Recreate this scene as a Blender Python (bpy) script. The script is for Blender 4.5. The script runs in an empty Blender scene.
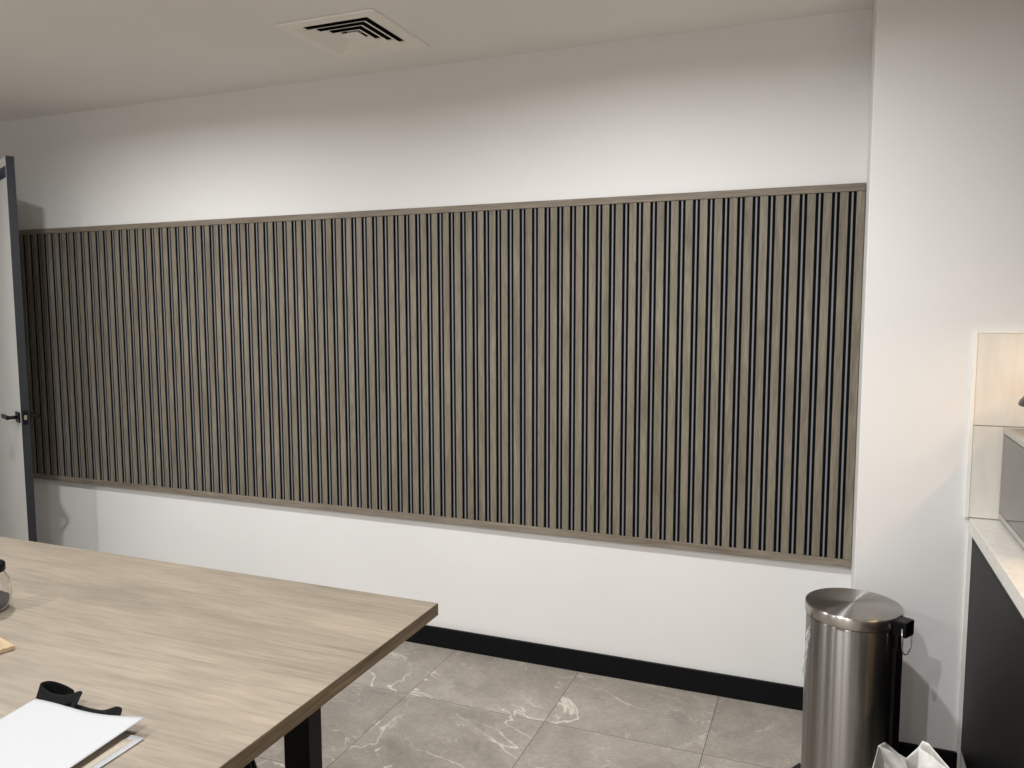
import bpy, bmesh, math, random
from math import sin, cos, pi, radians
from mathutils import Vector, Matrix
random.seed(7)
C = bpy.context.scene.collection
SC = bpy.context.scene

# ------------------------------------------------------------------ dimensions
CAMH = 1.584
H = 2.659            # ceiling
D = 3.209            # back wall
NY = 2.912           # face of the projecting wall
NX = 0.113           # its left corner
XL, XR, YF = -4.62, 1.07, -2.8
BB = 0.094

# ------------------------------------------------------------------ materials
def s2l(c):
    return tuple(((v/255)/12.92 if v/255 <= .04045 else ((v/255+.055)/1.055)**2.4) for v in c)
def mat(name, col=(128,128,128), rough=.5, metal=0, **kw):
    m = bpy.data.materials.new(name); m.use_nodes = True
    b = m.node_tree.nodes['Principled BSDF']
    b.inputs['Base Color'].default_value = (*s2l(col), 1)
    b.inputs['Roughness'].default_value = rough
    b.inputs['Metallic'].default_value = metal
    for k, v in kw.items():
        b.inputs[k.replace('_', ' ')].default_value = v
    return m
def N(m, t, **kw):
    n = m.node_tree.nodes.new(t)
    for k, v in kw.items():
        if k.startswith('i_'): n.inputs[k[2:].replace('_', ' ')].default_value = v
        else: setattr(n, k, v)
    return n
def L(m, a, ao, b, bi): m.node_tree.links.new(a.outputs[ao], b.inputs[bi])
def bsdf(m): return m.node_tree.nodes['Principled BSDF']
def coords(m, scale=(1,1,1), loc=(0,0,0), kind='Object'):
    tc = N(m, 'ShaderNodeTexCoord'); mp = N(m, 'ShaderNodeMapping')
    mp.inputs['Scale'].default_value = scale; mp.inputs['Location'].default_value = loc
    L(m, tc, kind, mp, 'Vector'); return mp
def ramp(m, stops):
    r = N(m, 'ShaderNodeValToRGB'); e = r.color_ramp.elements
    while len(e) < len(stops): e.new(.5)
    for el, (p, c) in zip(e, stops): el.position = p; el.color = (*s2l(c), 1) if len(c) == 3 else c
    return r
def mixc(m, fac, a, b, blend='MIX'):
    n = N(m, 'ShaderNodeMix', data_type='RGBA', blend_type=blend)
    for key, v in ((0, fac), (6, a), (7, b)):
        if isinstance(v, tuple) and hasattr(v[0], 'outputs'): m.node_tree.links.new(v[0].outputs[v[1]], n.inputs[key])
        elif isinstance(v, tuple): n.inputs[key].default_value = (*s2l(v), 1)
        else: n.inputs[key].default_value = v
    return n
def bump(m, src, out, strength=.1, dist=.001):
    b = N(m, 'ShaderNodeBump'); b.inputs['Strength'].default_value = strength; b.inputs['Distance'].default_value = dist
    L(m, src, out, b, 'Height'); L(m, b, 'Normal', bsdf(m), 'Normal'); return b

def paint(name, col, rough=.6):
    m = mat(name, col, rough)
    mp = coords(m)
    n = N(m, 'ShaderNodeTexNoise'); n.inputs['Scale'].default_value = 1.3; n.inputs['Detail'].default_value = 3
    L(m, mp, 'Vector', n, 'Vector')
    c2 = tuple(max(0, v-4) for v in col)
    r = ramp(m, [(.35, c2), (.65, col)]); L(m, n, 'Fac', r, 'Fac'); L(m, r, 'Color', bsdf(m), 'Base Color')
    n2 = N(m, 'ShaderNodeTexNoise'); n2.inputs['Scale'].default_value = 260; L(m, mp, 'Vector', n2, 'Vector')
    bump(m, n2, 'Fac', .06, .0006)
    return m
def wood(name, cols, axis, fine=1.0, rough=.5, contrast=1.0, al=1.0):
    """laminate with the grain running along one axis"""
    m = mat(name, cols[1], rough)
    def sc(a, b):  # a across grain, b along
        v = [a, a, a]; v[axis] = b; return tuple(v)
    mp1 = coords(m, sc(9*fine, .9*fine*al)); n1 = N(m, 'ShaderNodeTexNoise'); n1.inputs['Scale'].default_value = 1
    n1.inputs['Detail'].default_value = 6; n1.inputs['Roughness'].default_value = .62; n1.inputs['Distortion'].default_value = .6
    L(m, mp1, 'Vector', n1, 'Vector')
    r = ramp(m, [(.28, cols[0]), (.5, cols[1]), (.72, cols[2])]); L(m, n1, 'Fac', r, 'Fac')
    mp2 = coords(m, sc(110*fine, 4*fine*al)); n2 = N(m, 'ShaderNodeTexNoise'); n2.inputs['Scale'].default_value = 1
    n2.inputs['Detail'].default_value = 4; n2.inputs['Roughness'].default_value = .7
    L(m, mp2, 'Vector', n2, 'Vector')
    r2 = ramp(m, [(.32, (160,157,154)), (.6, (255,255,255))]); L(m, n2, 'Fac', r2, 'Fac')
    mx = mixc(m, .75*contrast, (r, 'Color'), (r2, 'Color'), 'MULTIPLY')
    mp3 = coords(m, sc(26*fine, 1.1*fine*al), (3, 7, 1)); n3 = N(m, 'ShaderNodeTexNoise'); n3.inputs['Scale'].default_value = 1
    n3.inputs['Detail'].default_value = 7; n3.inputs['Distortion'].default_value = 1.2
    L(m, mp3, 'Vector', n3, 'Vector')
    r3 = ramp(m, [(.6, (255,255,255)), (.74, (186,180,172))]); L(m, n3, 'Fac', r3, 'Fac')
    mx2 = mixc(m, .6*contrast, (mx, 2), (r3, 'Color'), 'MULTIPLY')
    m.node_tree.links.new(mx2.outputs[2], bsdf(m).inputs['Base Color'])
    bump(m, n2, 'Fac', .15, .0004)
    return m

M = {}
M['wall'] = paint('wall_paint', (230,229,227), .62)
M['ceiling'] = paint('ceiling_paint', (236,232,228), .75)
M['base'] = mat('black_skirting', (7,8,11), .45)
M['table_wood'] = wood('oak_laminate', [(128,118,105), (142,131,116), (157,145,129)], 0, .9, .45, .55, 1.6)
M['table_edge'] = wood('oak_edge_band', [(88,74,56), (112,96,74), (136,118,92)], 1, 2.4, .5)
M['rail_wood'] = wood('grey_oak_rail', [(112,102,90), (134,124,110), (150,141,127)], 0, 2.4, .55, .7)
M['slat_wood'] = wood('grey_oak_slat', [(108,100,87), (130,122,107), (146,138,123)], 2, 3.2, .5, .8)
M['groove'] = mat('black_felt', (3,3,4), .9)
M['slat_side'] = mat('black_slat_side', (5,5,6), .6)
M['rib'] = mat('grey_rib', (118,119,123), .5)
M['black_metal'] = mat('black_powder_coat', (9,9,10), .45)
M['handle_black'] = mat('black_door_furniture', (14,14,16), .3)
M['door_face'] = paint('door_face_paint', (206,206,202), .4)
M['door_edge'] = mat('dark_door_edging', (36,38,43), .5)
M['strip'] = mat('dark_blue_strip', (38,42,58), .4)
M['latch'] = mat('brass_latch', (205,196,170), .3, 1)
M['cab'] = mat('matte_black_cabinet', (13,13,14), .5)
M['cab_edge'] = mat('black_cabinet_edge', (40,41,42), .35)
M['plastic_black'] = mat('black_plastic', (8,8,9), .4)
M['vent_white'] = mat('white_vent_enamel', (238,233,224), .45)
M['vent_dark'] = mat('dark_duct', (44,44,48), .9)
M['trim_white'] = mat('white_trim', (240,238,233), .35)
M['silver'] = mat('silver_painted_plastic', (176,172,167), .35, .2)
M['mw_steel'] = mat('microwave_steel', (170,162,152), .3, .85)
M['board'] = wood('pale_board', [(158,136,102), (172,150,116), (184,164,128)], 0, 2, .6)
M['bean'] = mat('grey_contents', (96,94,100), .7)
M['lampshade'] = mat('dark_lamp_shade', (46,42,48), .35)
M['filament'] = mat('lamp_bulb', (255,220,170), .5)
bsdf(M['filament']).inputs['Emission Color'].default_value = (1, .72, .42, 1)
bsdf(M['filament']).inputs['Emission Strength'].default_value = 3
M['led'] = mat('downlight_lens', (255,250,240), .5)
bsdf(M['led']).inputs['Emission Color'].default_value = (1, .95, .87, 1)
bsdf(M['led']).inputs['Emission Strength'].default_value = 20
M['warm_led'] = mat('warm_led_strip', (255,230,190), .5)
bsdf(M['warm_led']).inputs['Emission Color'].default_value = (1, .7, .4, 1)
bsdf(M['warm_led']).inputs['Emission Strength'].default_value = 10

# stone floor tiles
def floor_mat():
    m = mat('grey_marble_tile', (150,143,133), .38)
    tc = N(m, 'ShaderNodeTexCoord')
    sep = N(m, 'ShaderNodeSeparateXYZ'); L(m, tc, 'Object', sep, 'Vector')
    def mth(op, a, b=None):
        n = N(m, 'ShaderNodeMath', operation=op)
        for i, v in enumerate((a, b)):
            if v is None: continue
            if isinstance(v, tuple): m.node_tree.links.new(v[0].outputs[v[1]], n.inputs[i])
            else: n.inputs[i].default_value = v
        return n
    T = .6
    ux = mth('DIVIDE', (mth('ADD', (sep, 'X'), 1.5664+T*20), 0), T)
    uy = mth('DIVIDE', (mth('ADD', (sep, 'Y'), -2.741+T*20), 0), T)
    ix = mth('FLOOR', (ux, 0)); iy = mth('FLOOR', (uy, 0))
    fx = mth('FRACT', (ux, 0)); fy = mth('FRACT', (uy, 0))
    def edge(f):
        a = mth('SUBTRACT', 1.0, (f, 0)); return mth('MINIMUM', (f, 0), (a, 0))
    e = mth('MINIMUM', (edge(fx), 0), (edge(fy), 0))
    grout = mth('LESS_THAN', (e, 0), .0021)
    cid = N(m, 'ShaderNodeCombineXYZ'); L(m, ix, 0, cid, 'X'); L(m, iy, 0, cid, 'Y')
    wn = N(m, 'ShaderNodeTexWhiteNoise', noise_dimensions='3D'); L(m, cid, 'Vector', wn, 'Vector')
    off = N(m, 'ShaderNodeVectorMath', operation='SCALE'); off.inputs['Scale'].default_value = 37
    L(m, wn, 'Color', off, 0)
    add = N(m, 'ShaderNodeVectorMath', operation='ADD'); L(m, tc, 'Object', add, 0); L(m, off, 0, add, 1)
    # cloudy body
    n1 = N(m, 'ShaderNodeTexNoise'); n1.inputs['Scale'].default_value = 3.2; n1.inputs['Detail'].default_value = 8; n1.inputs['Roughness'].default_value = .65
    n1.inputs['Distortion'].default_value = .8
    L(m, add, 0, n1, 'Vector')
    r1 = ramp(m, [(.3, (138,131,122)), (.52, (157,149,139)), (.75, (176,168,157))]); L(m, n1, 'Fac', r1, 'Fac')
    # veins: thin ridges of a distorted noise, masked by another one
    def vein(scale, width, dist, seed, lo, hi):
        ad = N(m, 'ShaderNodeVectorMath', operation='ADD'); L(m, add, 0, ad, 0); ad.inputs[1].default_value = (seed, seed*2, 0)
        n = N(m, 'ShaderNodeTexNoise'); n.inputs['Scale'].default_value = scale; n.inputs['Detail'].default_value = 5
        n.inputs['Roughness'].default_value = .55; n.inputs['Distortion'].default_value = dist; L(m, ad, 0, n, 'Vector')
        a = mth('ABSOLUTE', (mth('SUBTRACT', (n, 0), .5), 0))
        mr = N(m, 'ShaderNodeMapRange'); mr.inputs['From Min'].default_value = 0; mr.inputs['From Max'].default_value = width
        mr.inputs['To Min'].default_value = 1; mr.inputs['To Max'].default_value = 0; L(m, a, 0, mr, 'Value')
        k = N(m, 'ShaderNodeTexNoise'); k.inputs['Scale'].default_value = scale*1.7; k.inputs['Detail'].default_value = 2; L(m, ad, 0, k, 'Vector')
        mk = N(m, 'ShaderNodeMapRange'); mk.inputs['From Min'].default_value = lo; mk.inputs['From Max'].default_value = hi; L(m, k, 0, mk, 'Value')
        return mth('MULTIPLY', (mr, 0), (mk, 0))
    v1 = vein(1.7, .010, .9, 3.1, .44, .58); v2 = vein(4.0, .014, 1.2, 9.7, .53, .68)
    v3 = vein(2.6, .07, 1.0, 5.3, .5, .8)
    va = mth('MAXIMUM', (v1, 0), (mth('MULTIPLY', (v2, 0), .65), 0))
    vb = mth('MAXIMUM', (va, 0), (mth('MULTIPLY', (v3, 0), .35), 0))
    c1 = mixc(m, (vb, 0), (r1, 'Color'), (212,205,194))
    n4 = N(m, 'ShaderNodeTexNoise'); n4.inputs['Scale'].default_value = 60; n4.inputs['Detail'].default_value = 4; L(m, add, 0, n4, 'Vector')
    r4 = ramp(m, [(.3, (226,226,226)), (.7, (255,255,255))]); L(m, n4, 'Fac', r4, 'Fac')
    c2 = mixc(m, .8, (c1, 2), (r4, 'Color'), 'MULTIPLY')
    c3 = mixc(m, (grout, 0), (c2, 2), (70,66,62))
    m.node_tree.links.new(c3.outputs[2], bsdf(m).inputs['Base Color'])
    g2 = mth('SUBTRACT', 1.0, (grout, 0)); bump(m, g2, 0, .5, .001)
    return m
M['floor'] = floor_mat()

def worktop_mat():
    m = mat('pale_stone_worktop', (206,202,192), .3)
    mp = coords(m); n = N(m, 'ShaderNodeTexNoise'); n.inputs['Scale'].default_value = 45; n.inputs['Detail'].default_value = 6
    L(m, mp, 'Vector', n, 'Vector'); r = ramp(m, [(.35, (210,206,198)), (.6, (219,215,207))]); L(m, n, 'Fac', r, 'Fac')
    L(m, r, 'Color', bsdf(m), 'Base Color'); return m
M['worktop'] = worktop_mat()
def tile_mat():
    m = mat('glossy_cream_tile', (226,221,211), .16)
    mp = coords(m, (30, 30, 6)); n = N(m, 'ShaderNodeTexNoise'); n.inputs['Scale'].default_value = 1; L(m, mp, 'Vector', n, 'Vector')
    r = ramp(m, [(.3, (222,216,205)), (.7, (230,225,216))]); L(m, n, 'Fac', r, 'Fac'); L(m, r, 'Color', bsdf(m), 'Base Color'); return m
M['tile'] = tile_mat()
M['grout'] = mat('tile_grout', (150,142,130), .8)

def brushed(name, col, rough, aniso, rot, centre=None, streak=True):
    m = mat(name, col, rough, 1)
    b = bsdf(m); b.inputs['Anisotropic'].default_value = aniso; b.inputs['Anisotropic Rotation'].default_value = rot
    t = N(m, 'ShaderNodeTangent', direction_type='RADIAL', axis='Z'); L(m, t, 'Tangent', b, 'Tangent')
    if streak:
        mp = coords(m, (120, 120, .5)); n = N(m, 'ShaderNodeTexNoise'); n.inputs['Scale'].default_value = 1; n.inputs['Detail'].default_value = 3
        L(m, mp, 'Vector', n, 'Vector')
        lo = tuple(int(v*.9) for v in col); r = ramp(m, [(.3, lo), (.7, col)]); L(m, n, 'Fac', r, 'Fac'); L(m, r, 'Color', b, 'Base Color')
    return m
M['steel_body'] = brushed('brushed_steel_body', (160,157,153), .32, 1.0, .25)
M['steel_lid'] = brushed('brushed_steel_lid', (166,163,160), .29, 1.0, .25, streak=False)
M['steel_band'] = brushed('steel_lid_band', (186,181,175), .3, .95, .25, streak=False)
M['wire'] = mat('chrome_wire', (210,210,210), .15, 1)

def cloth_mat(name, col, sc=400, bs=.25):
    m = mat(name, col, .85)
    mp = coords(m); n = N(m, 'ShaderNodeTexVoronoi'); n.inputs['Scale'].default_value = sc; L(m, mp, 'Vector', n, 'Vector')
    bump(m, n, 'Distance', bs, .0006); return m
M['nonwoven'] = cloth_mat('white_nonwoven', (170,171,173))
M['bag_inside'] = mat('beige_bag_gusset', (176,166,150), .8)  # beige tone of the gusset sheet between the tote's white panels
M['strap'] = cloth_mat('black_webbing', (5,5,6), 500)
M['paperbag'] = mat('white_crumpled_plastic', (232,230,224), .4)
mp = coords(M['paperbag']); nn = N(M['paperbag'], 'ShaderNodeTexNoise'); nn.inputs['Scale'].default_value = 16; nn.inputs['Detail'].default_value = 5
nn.inputs['Distortion'].default_value = 1.5
L(M['paperbag'], mp, 'Vector', nn, 'Vector'); bump(M['paperbag'], nn, 'Fac', .5, .012)

def glass(name, col=(1,1,1), rough=0.0, ior=1.45):
    m = mat(name, (255,255,255), rough); b = bsdf(m); b.inputs['Base Color'].default_value = (*col, 1)
    b.inputs['Transmission Weight'].default_value = 1; b.inputs['IOR'].default_value = ior; return m
M['jar_glass'] = glass('jar_glass', (.97, .98, .97))
M['film'] = mat('clear_plastic_film', (240,240,240), .12); bsdf(M['film']).inputs['Transmission Weight'].default_value = .85
bsdf(M['film']).inputs['IOR'].default_value = 1.12
M['mw_glass'] = mat('dark_microwave_glass', (66,68,68), .06); bsdf(M['mw_glass']).inputs['Specular IOR Level'].default_value = 1.0

for k in ('base', 'groove', 'slat_side', 'black_metal', 'plastic_black', 'cab', 'handle_black', 'strap'):
    bsdf(M[k]).inputs['Specular IOR Level'].default_value = .18
for k in ('slat_wood', 'rail_wood', 'door_edge', 'table_edge'):
    bsdf(M[k]).inputs['Specular IOR Level'].default_value = .3
# ------------------------------------------------------------------ mesh helpers
class MB:
    def __init__(s): s.bm = bmesh.new(); s.mats = []; s.mi = 0
    def m(s, name):
        if name not in s.mats: s.mats.append(name)
        s.mi = s.mats.index(name); return s
    def box(s, x0, x1, y0, y1, z0, z1, T=None):
        vs = [s.bm.verts.new((x, y, z)) for z in (z0, z1) for y in (y0, y1) for x in (x0, x1)]
        for f in ((0,2,3,1), (4,5,7,6), (0,1,5,4), (2,6,7,3), (0,4,6,2), (1,3,7,5)):
            fc = s.bm.faces.new([vs[i] for i in f]); fc.material_index = s.mi
        if T is not None:
            for v in vs: v.co = T @ v.co
        return vs
    def quad(s, pts):
        vs = [s.bm.verts.new(p) for p in pts]; f = s.bm.faces.new(vs); f.material_index = s.mi; return f
    def lathe(s, prof, c=(0,0,0), n=64, smooth=True, T=None, cap=True):
        rings = []
        for r, z in prof:
            if r < 1e-6: rings.append([s.bm.verts.new((c[0], c[1], c[2]+z))])
            else: rings.append([s.bm.verts.new((c[0]+r*cos(2*pi*k/n), c[1]+r*sin(2*pi*k/n), c[2]+z)) for k in range(n)])
        for a, b in zip(rings, rings[1:]):
            for k in range(n):
                k2 = (k+1) % n
                if len(a) == 1 and len(b) == 1: continue
                if len(a) == 1: q = [a[0], b[k2], b[k]]
                elif len(b) == 1: q = [a[k], a[k2], b[0]]
                else: q = [a[k], a[k2], b[k2], b[k]]
                f = s.bm.faces.new(q); f.material_index = s.mi; f.smooth = smooth
        if T is not None:
            for r in rings:
                for v in r: v.co = T @ v.co
    def tube(s, pts, r, n=10, closed=False, caps=True):
        pts = [Vector(p) for p in pts]; rings = []
        rr = r if isinstance(r, (list, tuple)) else [r]*len(pts)
        up = Vector((0, 0, 1))
        for i, p in enumerate(pts):
            if closed: t = pts[(i+1) % len(pts)]-pts[i-1]
            else: t = pts[min(i+1, len(pts)-1)]-pts[max(i-1, 0)]
            t.normalize()
            a = t.cross(up)
            if a.length < .05: a = t.cross(Vector((1, 0, 0)))
            a.normalize(); b = a.cross(t).normalized()
            rings.append([s.bm.verts.new(p+a*rr[i]*cos(2*pi*k/n)+b*rr[i]*sin(2*pi*k/n)) for k in range(n)])
        prs = list(zip(rings, rings[1:]))+([(rings[-1], rings[0])] if closed else [])
        for a, b in prs:
            for k in range(n):
                f = s.bm.faces.new([a[k], a[(k+1) % n], b[(k+1) % n], b[k]]); f.smooth = True; f.material_index = s.mi
        if caps and not closed:
            for rg in (rings[0][::-1], rings[-1]):
                f = s.bm.faces.new(rg); f.material_index = s.mi
    def grid(s, nu, nv, fn, smooth=True):
        vs = [[s.bm.verts.new(fn(i/(nu-1), j/(nv-1))) for j in range(nv)] for i in range(nu)]
        for i in range(nu-1):
            for j in range(nv-1):
                f = s.bm.faces.new([vs[i][j], vs[i+1][j], vs[i+1][j+1], vs[i][j+1]]); f.smooth = smooth; f.material_index = s.mi
        return vs
    def build(s, name, parent=None, bevel=0, solid=0, subsurf=0, origin=None):
        bmesh.ops.recalc_face_normals(s.bm, faces=s.bm.faces)
        me = bpy.data.meshes.new(name)
        if origin is not None:
            for v in s.bm.verts: v.co -= Vector(origin)
        s.bm.to_mesh(me); s.bm.free()
        for k in s.mats: me.materials.append(M[k])
        o = bpy.data.objects.new(name, me); C.objects.link(o)
        if origin is not None: o.location = origin
        if parent is not None: o.parent = parent
        if solid:
            q = o.modifiers.new('solid', 'SOLIDIFY'); q.thickness = solid; q.offset = 0
        if subsurf:
            q = o.modifiers.new('sub', 'SUBSURF'); q.levels = subsurf; q.render_levels = subsurf
        if bevel:
            q = o.modifiers.new('bevel', 'BEVEL'); q.width = bevel; q.segments = 2; q.limit_method = 'ANGLE'; q.harden_normals = False
        return o
def empty(name, loc=(0,0,0), rz=0):
    o = bpy.data.objects.new(name, None); C.objects.link(o); o.location = loc; o.rotation_euler = (0,0,rz); o.empty_display_size = .1; return o
def tag(o, label, cat, group=None):
    o['label'] = label; o['category'] = cat
    if group: o['group'] = group
    return o
def struct(o, label=None):
    o['kind'] = 'structure'
    if label: o['label'] = label
    return o
def copy_tree(o, parent=None):
    c = o.copy(); C.objects.link(c)
    if parent is not None: c.parent = parent
    for ch in list(o.children): copy_tree(ch, c)
    return c
def B(matn, *a): b = MB().m(matn); b.box(*a); return b

# ------------------------------------------------------------------ room shell
b = B('floor', XL-.12, XR+.12, YF-.12, D+.12, -.12, 0); struct(b.build('floor'), 'grey veined stone-look floor tiles with thin dark grout')
VX0, VX1, VY0, VY1 = -1.985, -1.55, 2.538, 2.973      # air diffuser outline
hx0, hx1, hy0, hy1 = VX0+.03, VX1-.03, VY0+.03, VY1-.03
b = MB().m('ceiling')
b.box(XL-.12, hx0, YF-.12, D+.12, H, H+.1); b.box(hx1, XR+.12, YF-.12, D+.12, H, H+.1)
b.box(hx0, hx1, YF-.12, hy0, H, H+.1); b.box(hx0, hx1, hy1, D+.12, H, H+.1)
struct(b.build('ceiling'), 'plain white plaster ceiling')
struct(B('wall', XL-.12, XR+.12, D, D+.12, 0, H).build('wall_back'), 'white recessed wall behind the slatted panel')
struct(B('wall', NX, XR, NY, D, 0, H).build('wall_return', bevel=.002), 'white projecting wall beside the slatted panel')
struct(B('wall', XR, XR+.12, YF, D, 0, H).build('wall_right'))
struct(B('wall', XL-.12, XR+.12, YF-.12, YF, 0, H).build('wall_front'))
DY0, DY1, DZ = 2.17, 3.10, 2.35
b = MB().m('wall'); b.box(XL-.12, XL, YF, DY0, 0, H); b.box(XL-.12, XL, DY1, D, 0, H); b.box(XL-.12, XL, DY0, DY1, DZ, H)
struct(b.build('wall_left'))
b = MB().m('door_edge')
b.box(XL-.13, XL+.008, DY0-.03, DY0, 0, DZ+.03); b.box(XL-.13, XL+.008, DY1, DY1+.03, 0, DZ+.03); b.box(XL-.13, XL+.008, DY0, DY1, DZ, DZ+.03)
struct(b.build('trim_1'))
b = MB().m('wall'); b.box(XL-1.5, XL-1.4, DY0-1, D+.1, 0, H); b.box(XL-1.5, XL-.12, D, D+.12, 0, H); b.box(XL-1.5, XL-.12, DY0-1.1, DY0-1, 0, H)
b.m('floor'); b.box(XL-1.5, XL-.12, DY0-1, D, -.12, 0); b.m('ceiling'); b.box(XL-1.5, XL-.12, DY0-1, D, H, H+.1)
struct(b.build('wall_corridor'))
# black skirting
struct(B('base', XL, NX-.014, D-.014, D, 0, BB).build('baseboard_back', bevel=.002), 'black skirting board along the back wall')
struct(B('base', NX-.014, NX, NY-.014, D, 0, BB).build('baseboard_side', bevel=.002))
struct(B('base', NX, .452, NY-.014, NY, 0, BB).build('baseboard_return', bevel=.002), 'black skirting board behind the bin')
struct(B('base', XL, XL+.014, YF, DY0-.03, 0, BB).build('baseboard_left', bevel=.002))
struct(B('base', XL+.014, XR, YF, YF+.014, 0, BB).build('baseboard_front', bevel=.002))

# ------------------------------------------------------------------ slatted wall panel
PT, PB = 2.041, .604
panel = empty('slatted_wall_panel', (0, D, PB)); tag(panel, 'wide grey-oak slatted panel with black grooves on the back wall', 'wall panel')
def pbuild(b, name, **k):
    o = b.build(name, **k); o.parent = panel; o.matrix_parent_inverse = Matrix.Translation((0, -D, -PB)); return o
PXL, PXR = XL+.005, NX-.0015
pbuild(B('groove', PXL, PXR, D-.0135, D-.0005, PB+.028, PT-.028), 'backing_sheet')
b = MB()
P_ = .05632; k = 0
ribs = MB().m('rib')
while True:
    cx = .0965-P_*k
    if cx < PXL+.02: break
    w = .0145
    x0, x1 = cx-w, min(cx+w, PXR)
    y0, y1 = D-.0195, D-.0135
    z0, z1 = PB+.0285, PT-.0285
    c = .0012
    # rounded-edge slat: wooden front, dark sides
    prof = [(x0, y1), (x0, y0+c), (x0+c, y0), (x1-c, y0), (x1, y0+c), (x1, y1)]
    lo = [b.bm.verts.new((x, y, z0)) for x, y in prof]; hi = [b.bm.verts.new((x, y, z1)) for x, y in prof]
    for i in range(5):
        b.m('slat_wood' if i in (1, 2, 3) else 'slat_side'); f = b.bm.faces.new([lo[i], lo[i+1], hi[i+1], hi[i]]); f.material_index = b.mi
    gx = cx-P_/2
    if gx > PXL+.01: ribs.box(gx-.0031, gx+.0031, D-.0158, D-.0135, z0, z1)
    k += 1
pbuild(b, 'slats'); pbuild(ribs, 'groove_ribs')
RJ = -2.778
for xa, xb in ((PXL, RJ-.0006), (RJ+.0006, PXR)):
    pbuild(B('rail_wood', xa, xb, D-.024, D-.0005, PT-.028, PT), 'top_rail', bevel=.0015)
pbuild(B('rail_wood', PXL, PXR, D-.024, D-.0005, PB, PB+.028), 'bottom_rail', bevel=.0015)

# ------------------------------------------------------------------ ceiling air diffuser
vc = ((VX0+VX1)/2, (VY0+VY1)/2)
v = empty('ceiling_vent', (vc[0], vc[1], H)); tag(v, 'square off-white four-way air diffuser in the ceiling', 'vent')
def ringbox(b, a_out, z_out, a_in, z_in):
    for q in range(4):
        R = Matrix.Rotation(q*pi/2, 4, 'Z')
        b.quad([R @ Vector(p) for p in ((-a_out, -a_out, z_out), (a_out, -a_out, z_out), (a_in, -a_in, z_in), (-a_in, -a_in, z_in))])
hs = (VX1-VX0)/2
b = MB().m('vent_white'); ringbox(b, hs, -.001, hs-.004, -.007); ringbox(b, hs-.004, -.007, .168, -.007); ringbox(b, .168, -.007, .142, .006)
b.build('vent_frame', v)
for a in (.134, .100, .066):
    b = MB().m('vent_white'); ringbox(b, a, -.006, a-.026, .006)
    b.build('louvre', v, solid=.0015)
b = MB().m('vent_white'); b.box(-.036, .036, -.036, .036, -.004, 0); b.build('centre_plate', v, bevel=.001)
b = MB().m('vent_dark'); 
for q in range(4):
    R = Matrix.Rotation(q*pi/2, 4, 'Z')
    b.quad([R @ Vector(p) for p in ((-.184, -.184, .001), (.184, -.184, .001), (.184, -.184, .12), (-.184, -.184, .12))])
b.quad([(-.184, -.184, .12), (.184, -.184, .12), (.184, .184, .12), (-.184, .184, .12)])
b.m('vent_white'); b.box(-.02, .02, -.02, .02, .0, .015)
b.build('duct_box', v)

# ------------------------------------------------------------------ door standing open at the left
NPT = Vector((-3.71, 2.70, 0)); ang = math.atan2(.426, -.905)   # from the leading edge to the hinge
DT, DW, DH = .036, .93, 2.329
d = empty('door_1', (NPT.x, NPT.y, 0), ang)                       # local x: towards the hinge; local -y: away from camera side
struct(d, 'open pale grey door with dark edging and black lever handle')
# local y<0 or >0 behind? direction (.426,.905) in local coordinates
bk = (Matrix.Rotation(-ang, 4, 'Z') @ Vector((.426, .905, 0))).y
sg = 1 if bk > 0 else -1
def dbox(mn, x0, x1, y0, y1, z0, z1, name, bevel=0, parent=None):
    ya, yb = sorted((sg*y0, sg*y1)); return B(mn, x0, x1, ya, yb, z0, z1).build(name, parent or d, bevel=bevel)
ya, yb = sorted((0, sg*DT))
b = MB().m('door_face'); b.box(.0015, DW, ya, yb, .008, DH-.0015); b.build('door_leaf', d)
b = MB().m('door_edge'); y2a, y2b = sorted((-sg*.0004, sg*(DT+.0004))); b.box(0, .0015, y2a, y2b, .008, DH); b.box(.0015, DW, y2a, y2b, DH-.0015, DH)
b.build('edge_band', d)
dbox('strip', .012, DW-.05, -.003, 0, 2.228, 2.282, 'top_strip')
HZ = 1.052
dbox('handle_black', -.0012, 0, .006, .030, HZ-.036, HZ+.036, 'latch_plate')
dbox('latch', -.005, -.0012, .012, .024, HZ-.010, HZ+.012, 'latch_bolt', .001)
for side in (0, 1):
    f = (lambda y: -y) if side == 0 else (lambda y: DT+y)
    y_a, y_b = sorted((f(0), f(.009)))
    rose = dbox('handle_black', 0.018, .087, y_a, y_b, HZ-.026, HZ+.026, 'handle_rose', .001)
    b = MB().m('handle_black')
    b.tube([(.052, sg*f(.009), HZ), (.052, sg*f(.052), HZ)], .009, 12)
    p0, p1 = sorted((sg*f(.043), sg*f(.056)))
    b.box(.043, .170, p0, p1, HZ-.010, HZ+.010)
    b.build('lever', d, bevel=.002)
for hz in (.25, 1.15, 2.1):
    b = MB().m('handle_black'); b.tube([(DW+.006, sg*(DT+.004), hz), (DW+.006, sg*(DT+.004), hz+.1)], .006, 10); b.build('hinge', d)

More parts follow.
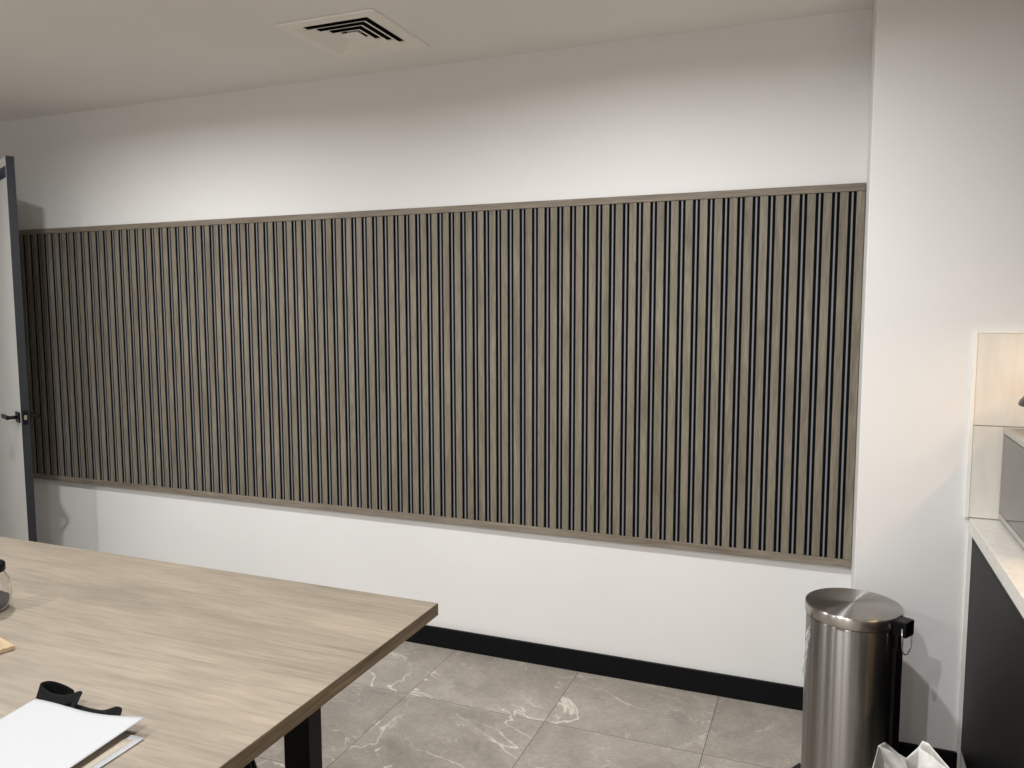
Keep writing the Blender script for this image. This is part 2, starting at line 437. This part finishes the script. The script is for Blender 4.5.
# ------------------------------------------------------------------ table
TX1, TY1, TZ, TT = -1.02, 1.97, .74, .036
TX0, TY0 = -3.42, .82
t = empty('dining_table', ((TX0+TX1)/2, (TY0+TY1)/2, 0)); tag(t, 'large oak-laminate table with thick square-edged top and black legs', 'table')
def tb(b, name, par=t, **k):
    o = b.build(name, **k); o.parent = par; o.matrix_parent_inverse = Matrix.Translation((-t.location[0], -t.location[1], 0)); return o
b = B('table_wood', TX0+.001, TX1-.001, TY0+.001, TY1-.001, TZ-TT, TZ); tb(b, 'tabletop')
b = MB().m('table_edge')
z0, z1 = TZ-TT+.0003, TZ-.0006
b.box(TX1-.001, TX1, TY0, TY1, z0, z1); b.box(TX0, TX0+.001, TY0, TY1, z0, z1)
b.box(TX0+.001, TX1-.001, TY1-.001, TY1, z0, z1); b.box(TX0+.001, TX1-.001, TY0, TY0+.001, z0, z1)
tb(b, 'edge_band')
LX, LY = -1.349, 1.79                                            # visible far right leg, outer faces
for x0, y0 in ((LX-.089, LY), (LX-.089, TY0+TY1-LY-.062), (TX0+TX1-LX, LY), (TX0+TX1-LX, TY0+TY1-LY-.062)):
    tb(B('black_metal', x0, x0+.089, y0, y0+.062, .0, TZ-TT-.008), 'leg', bevel=.002)
for x0 in (LX-.089, TX0+TX1-LX):
    tb(B('black_metal', x0, x0+.089, TY0+TY1-LY-.06, LY+.06, TZ-TT-.008, TZ-TT), 'top_bracket')

# ------------------------------------------------------------------ stool under the table
def stool(x, y, rz):
    s = empty('stool', (x, y, 0), rz)
    b = MB().m('black_metal'); b.lathe([(0, .44), (.15, .44), (.165, .445), (.17, .455), (.165, .466), (.15, .47), (0, .466)], n=40); b.build('seat', s)
    for k in range(4):
        a = pi/4+k*pi/2
        b = MB().m('black_metal'); b.tube([(.10*cos(a), .10*sin(a), .445), (.25*cos(a), .25*sin(a), .006)], .011, 10); b.build('leg', s)
        b = MB().m('plastic_black'); b.lathe([(0, 0), (.014, 0), (.014, .012), (0, .012)], c=(.25*cos(a), .25*sin(a), 0), n=16); b.build('foot_cap', s)
    b = MB().m('black_metal'); r = .197
    b.tube([(r*cos(2*pi*k/32), r*sin(2*pi*k/32), .16) for k in range(32)], .007, 8, closed=True); b.build('foot_ring', s)
    return s
tag(stool(-1.56, 1.62, radians(-45)), 'black metal stool tucked under the table, one splayed leg showing', 'stool')

# ------------------------------------------------------------------ jar and board on the table
def jar(x, y, z, name='glass_jar'):
    j = empty(name, (x, y, z))
    prof = [(0, .0015), (.040, .0015), (.050, .006), (.057, .025), (.059, .060), (.055, .090), (.044, .106), (.041, .112), (.041, .122)]
    inn = [(r-.0028 if r > .003 else 0, zz+.003 if zz < .01 else zz) for r, zz in prof][::-1]
    b = MB().m('jar_glass'); b.lathe(prof+inn, n=56); b.build('glass_body', j)
    b = MB().m('bean'); b.lathe([(0, .006), (.040, .006), (.048, .012), (.0535, .028), (.0545, .036), (.030, .052), (0, .058)], n=40); b.build('contents', j)
    b = MB().m('plastic_black'); b.lathe([(0, .124), (.043, .124), (.0435, .113), (.046, .113), (.047, .116), (.047, .132), (.044, .136), (0, .136)], n=48); b.build('lid', j)
    return j
tag(jar(-2.176, 1.452, TZ), 'clear glass jar with black lid at the left on the table, beyond the board', 'jar')
bo = empty('wooden_board', (-2.035, 1.275, TZ), radians(-15))
tag(bo, 'thin pale wooden board on the table near the glass jar', 'board')
b = B('board', -.22, .163, -.07, .07, .0005, .012); b.build('board_slab', bo, bevel=.002)

# ------------------------------------------------------------------ white tote bag on the table
tot = empty('tote_bag', (-1.42, 1.0, TZ)); tag(tot, 'flat white fabric tote bag with black handles lying on the table', 'bag')
def lerp(a, b, t): return a+(b-a)*t
def bil(c00, c10, c01, c11, u, v):
    return Vector(c00)*(1-u)*(1-v)+Vector(c10)*u*(1-v)+Vector(c01)*(1-u)*v+Vector(c11)*u*v
TO = Vector((1.42, -1.0, -TZ))
# lower panel
lo = MB().m('nonwoven')
lo.grid(24, 24, lambda u, v: bil((-1.52, 1.10, .7420), (-1.226, 1.106, .7425), (-1.47, .70, .742), (-1.212, .70, .742), u, v)+TO+Vector((0, 0, .0012*sin(9*u+4*v)**2)))
lo.build('back_panel', tot, solid=.0012)
up = MB().m('nonwoven')
def upper(u, v):
    p = bil((-1.562, 1.130, .750), (-1.254, 1.134, .7665), (-1.49, .70, .755), (-1.226, .70, .757), u, v)
    # mouth edge sags between the corners, folds follow
    p.z += .008*sin(pi*u)*(1-v)*.3+.004*sin(5*u+3*v+1)*(1-.3*v)*sin(pi*min(1, max(0, u)))+.012*math.exp(-((u-.5)/.25)**2)*sin(pi*min(1, v*1.3))*.6
    p.y -= .015*sin(pi*u)*(1-v)
    return p+TO
up.grid(40, 40, upper)
up.build('front_panel', tot, solid=.0012)
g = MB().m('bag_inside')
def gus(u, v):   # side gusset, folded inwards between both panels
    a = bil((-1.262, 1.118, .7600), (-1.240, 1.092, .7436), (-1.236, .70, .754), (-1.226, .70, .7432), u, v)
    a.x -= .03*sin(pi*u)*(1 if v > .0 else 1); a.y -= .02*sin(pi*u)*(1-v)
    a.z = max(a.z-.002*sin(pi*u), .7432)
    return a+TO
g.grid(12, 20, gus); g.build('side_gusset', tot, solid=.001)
def ribbon(path, width_dir, w, name):
    b = MB().m('strap'); n = len(path)
    pts = [Vector(p) for p in path]
    def cr(t):
        x = t*(n-1); i = min(int(x), n-2); f = x-i
        p0, p1, p2, p3 = pts[max(i-1, 0)], pts[i], pts[i+1], pts[min(i+2, n-1)]
        return .5*((2*p1)+(-p0+p2)*f+(2*p0-5*p1+4*p2-p3)*f*f+(-p0+3*p1-3*p2+p3)*f**3)
    wd = [Vector(x) for x in width_dir]
    def wr(t):
        x = t*(len(wd)-1); i = min(int(x), len(wd)-2); f = x-i
        return (wd[i]*(1-f)+wd[i+1]*f).normalized()
    b.grid(60, 5, lambda u, v: cr(u)+wr(u)*(v-.5)*w+TO)
    return b.build(name, tot, solid=.0018)
ribbon([(-1.48, 1.160, .757), (-1.52, 1.168, .758), (-1.560, 1.162, .760), (-1.568, 1.142, .760), (-1.53, 1.130, .756), (-1.49, 1.134, .756), (-1.460, 1.146, .764), (-1.452, 1.135, .760), (-1.445, 1.10, .748)],
       [(0, -.2, 1), (0, -.2, 1), (0, .1, 1), (0, .4, .9), (0, .8, .6), (0, .85, .5), (0, .8, .6), (.3, .6, .5), (.8, .2, 0)], .030, 'handle_strap')
ribbon([(-1.50, 1.125, .750), (-1.45, 1.128, .750), (-1.41, 1.128, .749), (-1.375, 1.130, .750), (-1.345, 1.140, .756), (-1.328, 1.132, .756), (-1.322, 1.10, .749)],
       [(0, .9, .2), (0, .9, .2), (0, .9, .2), (0, .9, .3), (0, .8, .7), (.2, .8, .5), (.9, 0, 0)], .026, 'handle_strap')

# ------------------------------------------------------------------ pedal bin
BX, BY, BR = .105, 2.655, .1405
th = radians(-30)
pb_ = empty('pedal_bin', (BX, BY, 0), th); tag(pb_, 'tall round brushed stainless steel pedal bin by the projecting wall', 'bin')
b = MB().m('steel_body'); b.lathe([(BR-.001, .022), (BR, .026), (BR, .612), (BR-.001, .616), (BR-.012, .616)], n=128); b.build('steel_body', pb_)
b = MB().m('plastic_black'); b.lathe([(0, 0), (BR+.003, 0), (BR+.005, .004), (BR+.005, .020), (BR+.002, .024), (BR-.01, .026)], n=96); b.build('base_ring', pb_)
b = MB().m('plastic_black'); b.lathe([(BR-.012, .600), (BR-.003, .617), (BR-.003, .622), (BR-.02, .624)], n=96); b.build('inner_rim', pb_)
lr = .1445
b = MB().m('steel_band'); b.lathe([(lr-.002, .6175), (lr, .619), (lr, .648), (lr-.0015, .652), (lr-.004, .6535)], n=128)
b.m('steel_lid'); b.lathe([(lr-.004, .6535), (lr-.014, .6555), (.10, .6575), (.05, .6585), (.004, .659)], n=128)
b.lathe([(.004, .659), (0, .659)], n=128)
b.build('lid', pb_)
# hinge housing, bail handle, pedal
b = MB().m('plastic_black'); b.box(lr-.02, lr+.034, -.026, .026, .602, .650); b.box(lr-.01, lr+.008, -.018, .018, .55, .60)
b.build('hinge_housing', pb_, bevel=.003)
b = MB().m('plastic_black'); b.box(BR-.004, BR+.010, -.022, .022, .03, .56); b.build('rear_spine', pb_, bevel=.003)
b = MB().m('wire')
pts = [(lr+.024, -.030, .632)]
for k in range(13):
    a = pi*k/12; pts.append((lr+.026, -.029*cos(a), .575-.030*sin(a)))
pts.append((lr+.024, .030, .632)); b.tube(pts, .0021, 8)
b.build('carry_handle', pb_)
b = MB().m('plastic_black'); b.box(-BR-.048, -BR+.01, -.030, .030, .010, .022); b.build('foot_pedal', pb_, bevel=.004)
# remains of clear protective film clinging to the steel
b = MB().m('film')
def film(u, v):
    a = radians(183)-th-radians(-4)+radians(12)*u*(1-.5*v)
    a = radians(206)-th+radians(9)*(u-.5)*(1-.6*v)-radians(10)*v
    r = BR+.0015+.006*abs(sin(9*u+7*v))*abs(sin(13*v+2*u))+.006*v*sin(5*u)**2
    return Vector((r*cos(a), r*sin(a), .575-.16*v-.012*sin(7*u)))
b.grid(16, 40, film); b.build('protective_film', pb_)

# ------------------------------------------------------------------ white carrier bag on the floor in front of the bin
cb = empty('carrier_bag', (.265, 2.28, 0)); tag(cb, 'crumpled white open carrier bag on the floor before the bin', 'bag')
cx_, cy_ = .265, 2.28
rim = [  # angle, x, y, z of the mouth
 (180, .167, 2.29, .388), (215, .150, 2.24, .335), (250, .200, 2.19, .300), (290, .300, 2.185, .295), (325, .365, 2.21, .310), (350, .358, 2.27, .350),
 (8, .306, 2.312, .392), (20, .292, 2.325, .403), (35, .278, 2.33, .404), (60, .268, 2.34, .376), (90, .242, 2.345, .338), (120, .222, 2.335, .352), (150, .196, 2.325, .376), (166, .184, 2.31, .391)]
rim.sort(key=lambda r: r[0])
def rimpt(a):
    a %= 360
    for i in range(len(rim)):
        r0 = rim[i]; r1 = rim[(i+1) % len(rim)]; a1 = r1[0]+(360 if i == len(rim)-1 else 0); aa = a+(360 if a < r0[0] and i == len(rim)-1 else 0)
        if r0[0] <= aa <= a1:
            f = (aa-r0[0])/(a1-r0[0]); return Vector((lerp(r0[1], r1[1], f), lerp(r0[2], r1[2], f), lerp(r0[3], r1[3], f)))
    return Vector(rim[0][1:])
def bagpt(u, v):
    a = 360*u; top = rimpt(a+.01)
    ar = radians(a); q = max(abs(cos(ar)), abs(sin(ar)))
    bx = cx_+.135*cos(ar)/q**.8; by = cy_+.075*sin(ar)/q**.8
    base = Vector((bx, by, .002))
    p = base.lerp(top, v**1.0)
    bulge = sin(pi*v)*.012
    crk = .010*sin(17*ar+6*v)*sin(5*v*pi+ar)*sin(pi*min(1, v*1.05))
    p += Vector((cos(ar), sin(ar), 0))*(bulge+crk)*.8
    return p-Vector((cx_, cy_, 0))
b = MB().m('paperbag'); b.grid(105, 40, bagpt)
vs0 = [x for x in b.bm.verts if x.co.z < .0021]
b.box(-.13, .13, -.07, .07, .0008, .0016)
b.build('bag_body', cb, solid=.0008)
def flap(pts, name):
    b = MB().m('paperbag')
    def f(u, v):
        p = bil(*pts, u, v)-Vector((cx_, cy_, 0)); p += Vector((.003*sin(9*u+4*v), .007*sin(6*u+3*v)*sin(pi*v), 0)); return p
    b.grid(16, 16, f); b.build(name, cb, solid=.0008)
flap([(.186, 2.300, .30), (.262, 2.300, .30), (.171, 2.29, .389), (.238, 2.325, .345)], 'inner_fold')
flap([(.262, 2.29, .29), (.350, 2.25, .29), (.270, 2.318, .392), (.335, 2.285, .362)], 'inner_fold')

# ------------------------------------------------------------------ kitchen run on the right
CX = .462
cab0 = None
def cabinet(y0, y1, label):
    c = empty('base_cabinet', (0, y0, 0)); tag(c, label, 'cabinet', None)
    w = y1-y0
    B('cab', CX+.020, XR-.002, .001, w-.001, .10, .855).build('carcass', c)
    B('cab', CX+.05, CX+.065, .001, w-.001, 0, .10).build('toe_kick', c)
    dr = B('cab', CX, CX+.018, .002, w-.002, .105, .828).build('door', c, bevel=.0015)
    b = MB().m('cab_edge'); b.box(CX+.002, CX+.018, .002, w-.002, .828, .832); b.build('finger_pull', dr)
    return c
cabinet(1.99, 2.908, 'matte black handleless base cabinet against the projecting wall, under the microwave')
cabinet(1.09, 1.988, 'matte black handleless base cabinet farther from the projecting wall, near the camera')
b = B('trim_white', .4495, CX-.0005, NY-.010, NY-.0005, .0, .856); struct(b.build('trim_2'))
wt = B('worktop', .450, XR-.001, 1.08, NY-.001, .857, .902).build('worktop', bevel=.0015); tag(wt, 'pale stone-look worktop over the black cabinets', 'worktop')
# splashback
sp = empty('tiled_splashback', (.441, NY, .903)); tag(sp, 'glossy cream wall tiles above the worktop behind the microwave', 'splashback')
def sb(b, name, **k):
    o = b.build(name, **k); o.parent = sp; o.matrix_parent_inverse = Matrix.Translation((-.441, -NY, -.903)); return o
sb(B('grout', .4465, XR-.002, NY-.007, NY-.0005, .9035, 1.5065), 'grout_bed')
for z in (.9045, 1.2095):
    zt = 1.2065 if z < 1 else 1.5065
    sb(B('tile', .448, 1.047, NY-.0095, NY-.007, z, zt), 'tile', bevel=.0008)
b = MB().m('trim_white'); b.box(.4360, .4475, NY-.011, NY-.0005, .903, 1.514); b.box(.4475, XR-.002, NY-.011, NY-.0005, 1.507, 1.514)
sb(b, 'edge_trim')
# microwave: door faces left, its side touches the tiles
MY1, MW = 2.890, .46
mwv = empty('microwave', (.529, MY1, .902)); tag(mwv, 'silver microwave oven with dark glass door on the worktop', 'microwave')
mh = .304
B('mw_steel', .022, .36, -MW, 0, .010, mh-.001).build('casing', mwv, bevel=.003)
b = MB().m('silver')
fw_ = .017
b.box(0, .022, -MW, 0, mh-fw_, mh); b.box(0, .022, -MW, 0, .012, .012+fw_)
b.box(0, .022, -.006, 0, .012+fw_, mh-fw_); b.box(0, .022, -MW, -MW+.012, .012+fw_, mh-fw_)
b.build('door_frame', mwv, bevel=.0015)
b = MB().m('plastic_black'); b.box(.0015, .004, -MW+.012, -.006, .012+fw_, mh-fw_); b.build('door_gasket', mwv)
B('mw_glass', .0008, .020, -MW+.100, -.009, .015+fw_, mh-fw_-.003).build('door_glass', mwv)
B('plastic_black', .002, .020, -MW+.012, -MW+.099, .012+fw_, mh-fw_).build('control_panel', mwv)
b = MB().m('silver'); b.tube([(-.001, -MW+.055, .08), (.003, -MW+.055, .08)], .02, 32); b.build('dial', mwv)
b = MB().m('plastic_black'); b.box(.006, .03, -MW+.01, -.004, .004, .012); 
b.build('underside', mwv)
for xx, yy in ((.06, -.05), (.06, -MW+.05), (.32, -.05), (.32, -MW+.05)):
    b = MB().m('plastic_black'); b.lathe([(0, 0), (.014, 0), (.014, .012), (0, .012)], c=(xx, yy, 0), n=16); b.build('foot', mwv)
# small dark domed lamp on top of the microwave; only the rim of its shade is in view
lm = empty('table_lamp', (.640, 2.745, .902+mh-.0005)); tag(lm, 'dark dome-shaded lamp on the microwave, its rim at the right edge', 'lamp')
b = MB().m('lampshade'); b.lathe([(0, 0), (.045, 0), (.046, .006), (.040, .010), (.006, .014), (.006, .10)], n=40); b.build('stand', lm)
b = MB().m('lampshade')
b.lathe([(.098, .088), (.101, .091), (.098, .103), (.085, .120), (.060, .134), (.03, .142), (0, .144), ], n=64)
b.lathe([(.098, .088), (.094, .092), (.080, .112), (.05, .128), (0, .136)], n=64)
b.build('lamp_shade', lm)
b = MB().m('filament'); b.lathe([(0, .098), (.012, .101), (.018, .110), (.012, .120), (0, .122)], n=24); b.build('bulb', lm)
# overhead cupboard with a warm strip under it (outside the frame)
oc = empty('wall_cabinet', (.76, 1.7, 1.56)); tag(oc, 'black overhead cupboard fixed above the worktop', 'cabinet')
B('cab', .018, .31-.002, 0, NY-1.7-.002, 0, .70).build('carcass', oc)
for k in range(2):
    B('cab', 0, .017, .002+k*.606, .602+k*.606, -.01, .70).build('door', oc, bevel=.0015)
ls = B('warm_led', .80, .815, 1.75, 2.86, 1.550, 1.5595).build('led_strip'); tag(ls, 'warm light strip under the overhead cupboard', 'light')

# ------------------------------------------------------------------ downlights
def downlight(x, y, label, power):
    o = empty('downlight', (x, y, H)); tag(o, label, 'ceiling light', 'ceiling downlights')
    b = MB().m('trim_white'); b.lathe([(.055, 0), (.055, -.003), (.051, -.006), (.040, -.006), (.037, -.002), (.037, 0)], n=48); b.build('trim_ring', o)
    b = MB().m('led'); b.lathe([(0, -.0022), (.0365, -.0022)], n=48); b.build('lens', o)
    ld = bpy.data.lights.new('downlight_lamp', 'AREA'); ld.shape = 'DISK'; ld.size = .066; ld.energy = power; ld.color = (.993, .996, 1)
    ld.spread = radians(LSPREAD)
    lo_ = bpy.data.objects.new('lamp', ld); C.objects.link(lo_); lo_.location = (0, 0, -.008); lo_.parent = o
LSPREAD = 170
LP = 35
for x, nx in ((-2.9, 'left'), (-.7, 'right')):
    for y, ny in ((1.85, 'near the slatted wall'), (0, 'in the middle of the room'), (-1.85, 'near the front wall')):
        downlight(x, y, 'small round recessed downlight on the %s %s' % (nx, ny), LP if y > -1 else LP*.5)
ld = bpy.data.lights.new('strip_lamp', 'AREA'); ld.shape = 'RECTANGLE'; ld.size = .012; ld.size_y = 1.05; ld.energy = 3.5; ld.color = (1, .66, .36)
lo_ = bpy.data.objects.new('strip_lamp', ld); C.objects.link(lo_); lo_.parent = ls; lo_.location = (.8075, 2.305, 1.549)

# ------------------------------------------------------------------ world, camera, colour
w = bpy.data.worlds.new('world'); SC.world = w; w.use_nodes = True
w.node_tree.nodes['Background'].inputs['Color'].default_value = (.02, .02, .022, 1); w.node_tree.nodes['Background'].inputs['Strength'].default_value = 1
f_, pitch, yaw, roll = 787.827, .0941, -.3808, -.002
fw = Vector((sin(yaw)*cos(pitch), cos(yaw)*cos(pitch), -sin(pitch)))
r0 = fw.cross(Vector((0, 0, 1))).normalized(); u0 = r0.cross(fw)
rr = r0*cos(roll)+u0*sin(roll); uu = -r0*sin(roll)+u0*cos(roll)
cd = bpy.data.cameras.new('camera'); cd.sensor_width = 36; cd.lens = f_/1024*36; cd.clip_start = .02
cam = bpy.data.objects.new('camera', cd); C.objects.link(cam)
cam.matrix_world = Matrix(((rr.x, uu.x, -fw.x, 0), (rr.y, uu.y, -fw.y, 0), (rr.z, uu.z, -fw.z, CAMH), (0, 0, 0, 1)))
SC.camera = cam
vs = SC.view_settings; vs.view_transform = 'Standard'; vs.look = 'None'; vs.gamma = 1; vs.use_curve_mapping = False; vs.exposure = 0
